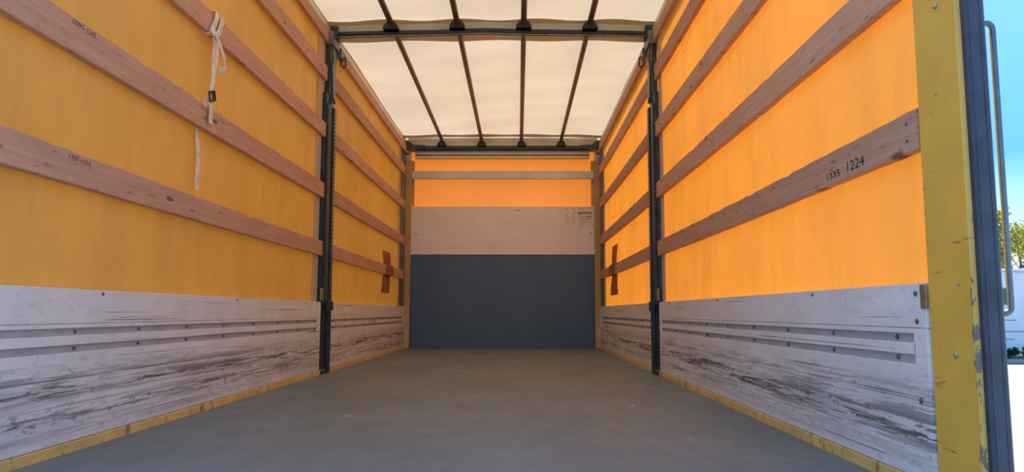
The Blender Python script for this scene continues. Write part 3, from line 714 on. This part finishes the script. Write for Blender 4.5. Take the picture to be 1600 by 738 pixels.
k = empty('kerb', (25, 24.6, GZ)); tag(k, 'grey stone kerb between yard and planting strip', 'kerb')
for i in range(36): MB().box(9 + i, 9.985 + i, 24.5, 24.7, GZ, GZ + .14, .015).build('kerb_stone', 'kerb', k, (9 + i, 24.6, GZ))
so = MB().box(9, 45, 24.7, 26.95, GZ - .01, GZ + .12).build('soil_bed', 'soil', None, (25, 25.8, GZ)); struct(so, 'dark planting bed')

def leaves(mb, c, rad, n, size, rnd, flat=1.0):
    for _ in range(n):
        while True:
            p = Vector((rnd.uniform(-1, 1), rnd.uniform(-1, 1), rnd.uniform(-1, 1)))
            if p.length < 1: break
        q = Vector(c) + Vector((p.x * rad, p.y * rad, p.z * rad * flat)); a = Vector((rnd.gauss(0, 1), rnd.gauss(0, 1), rnd.gauss(0, 1))).normalized()
        b = a.cross(Vector((rnd.gauss(0, 1), rnd.gauss(0, 1), rnd.gauss(0, 1)))).normalized(); s = size * rnd.uniform(.6, 1.3)
        mb.add([q - a * s, q + b * s * .5, q + a * s, q - b * s * .5], [(0, 1, 2, 3)])
def tree(x, y, h, spread, lm, label, seed, dens=1.0, lsize=.09):
    rnd = random.Random(seed)
    t = empty('leafy_tree', (x, y, GZ)); tag(t, label, 'tree', 'trees behind the white building')
    tr = MB(); lf = MB()
    top = Vector((x + rnd.uniform(-.3, .3), y, GZ + h)); base = Vector((x, y, GZ))
    tr.tube([base, base.lerp(top, .4) + Vector((.1, 0, 0)), base.lerp(top, .75), top], [.13, .10, .06, .015], 7)
    for i in range(22):
        f = rnd.uniform(.35, .97); s = base.lerp(top, f); a = rnd.uniform(0, 2 * PI); L = spread * (1.15 - f) * rnd.uniform(.7, 1.3)
        e = s + Vector((math.cos(a) * L, math.sin(a) * L, L * rnd.uniform(.4, 1.1))); m_ = s.lerp(e, .5) + Vector((0, 0, .08 * L))
        tr.tube([s, m_, e], [.035, .02, .006], 5)
        for k in range(int(3)):
            e2 = m_.lerp(e, rnd.random()) + Vector((rnd.gauss(0, .3), rnd.gauss(0, .3), rnd.gauss(.15, .25))); tr.tube([m_.lerp(e, .3 + .3 * rnd.random()), e2], [.012, .004], 4)
            leaves(lf, e2, .3, int(26 * dens), lsize, rnd)
        leaves(lf, e, .35, int(34 * dens), lsize, rnd)
    tr.build('trunk', 'bark', t, (x, y, GZ)); o = lf.build('foliage', lm, t, (x, y, GZ + h)); o['kind'] = 'stuff'
tree(23.2, 35.2, 6.4, 2.3, 'leaf_yellow', 'sparse yellow green tree beside the grab handle', 1, .8)
tree(28.0, 41.5, 6.2, 2.4, 'leaf_yellow', 'second yellow green tree, behind the sparse one', 2, 1.2)
tree(17.2, 36.5, 5.0, 2.2, 'leaf_green', 'green tree hidden behind the right rear post', 3, 1.3)
tree(30.0, 35.0, 6.0, 2.4, 'leaf_green', 'broad green tree right of the picture edge', 4, 1.3)
tree(37.5, 36.0, 6.2, 2.6, 'leaf_yellow', 'far right yellow green tree behind the white building', 5, 1.1)
def conifer(x, y, h, label, seed):
    rnd = random.Random(seed); t = empty('conifer', (x, y, GZ)); tag(t, label, 'tree', 'conifers behind the white building')
    MB().tube([(x, y, GZ), (x, y, GZ + h)], [.18, .02], 6).build('trunk', 'bark', t, (x, y, GZ)); lf = MB()
    for i in range(46):
        f = .12 + .87 * i / 46; L = (1 - f) * h * .28 + .1
        for k in range(7):
            a = k * .9 + i * 1.3; leaves(lf, (x + math.cos(a) * L * .6, y + math.sin(a) * L * .6, GZ + f * h - L * .15), L * .45, 9, .13, rnd, .4)
    o = lf.build('foliage', 'needle', t, (x, y, GZ + h)); o['kind'] = 'stuff'
conifer(35.6, 51.0, 8.0, 'dark conifer at the right picture edge behind the trees', 1)
conifer(31.0, 52.0, 6.6, 'short dark conifer behind the sparse yellow green tree', 3)
def shrub(x, y, r, lm, label, seed):
    rnd = random.Random(seed); t = empty('low_shrub', (x, y, GZ + .12)); tag(t, label, 'shrub', 'low shrubs in the planting bed')
    s = MB(); lf = MB()
    for i in range(7):
        a = i * .9; e = (x + math.cos(a) * r * .8, y + math.sin(a) * r * .5, GZ + .12 + r * rnd.uniform(.3, .9)); s.tube([(x, y, GZ + .1), e], [.015, .005], 4); leaves(lf, e, r * .35, 40, .06, rnd, .7)
    s.build('stems', 'bark', t, (x, y, GZ)); o = lf.build('foliage', lm, t, (x, y, GZ + r)); o['kind'] = 'stuff'
for i, (x, y, r, lm, lb) in enumerate(((16.7, 25.4, .35, 'needle', 'dark low shrub beside the door seal'), (17.35, 25.2, .28, 'leaf_green', 'small bright green plant in front of the white building'), (17.9, 25.7, .42, 'needle', 'dark low shrub at the right picture edge'), (19.2, 25.6, .45, 'needle', 'dark low shrub right of the picture edge'), (20.6, 25.5, .4, 'leaf_green', 'green low shrub further right in the bed'))):
    shrub(x, y, r, lm, lb, 20 + i)
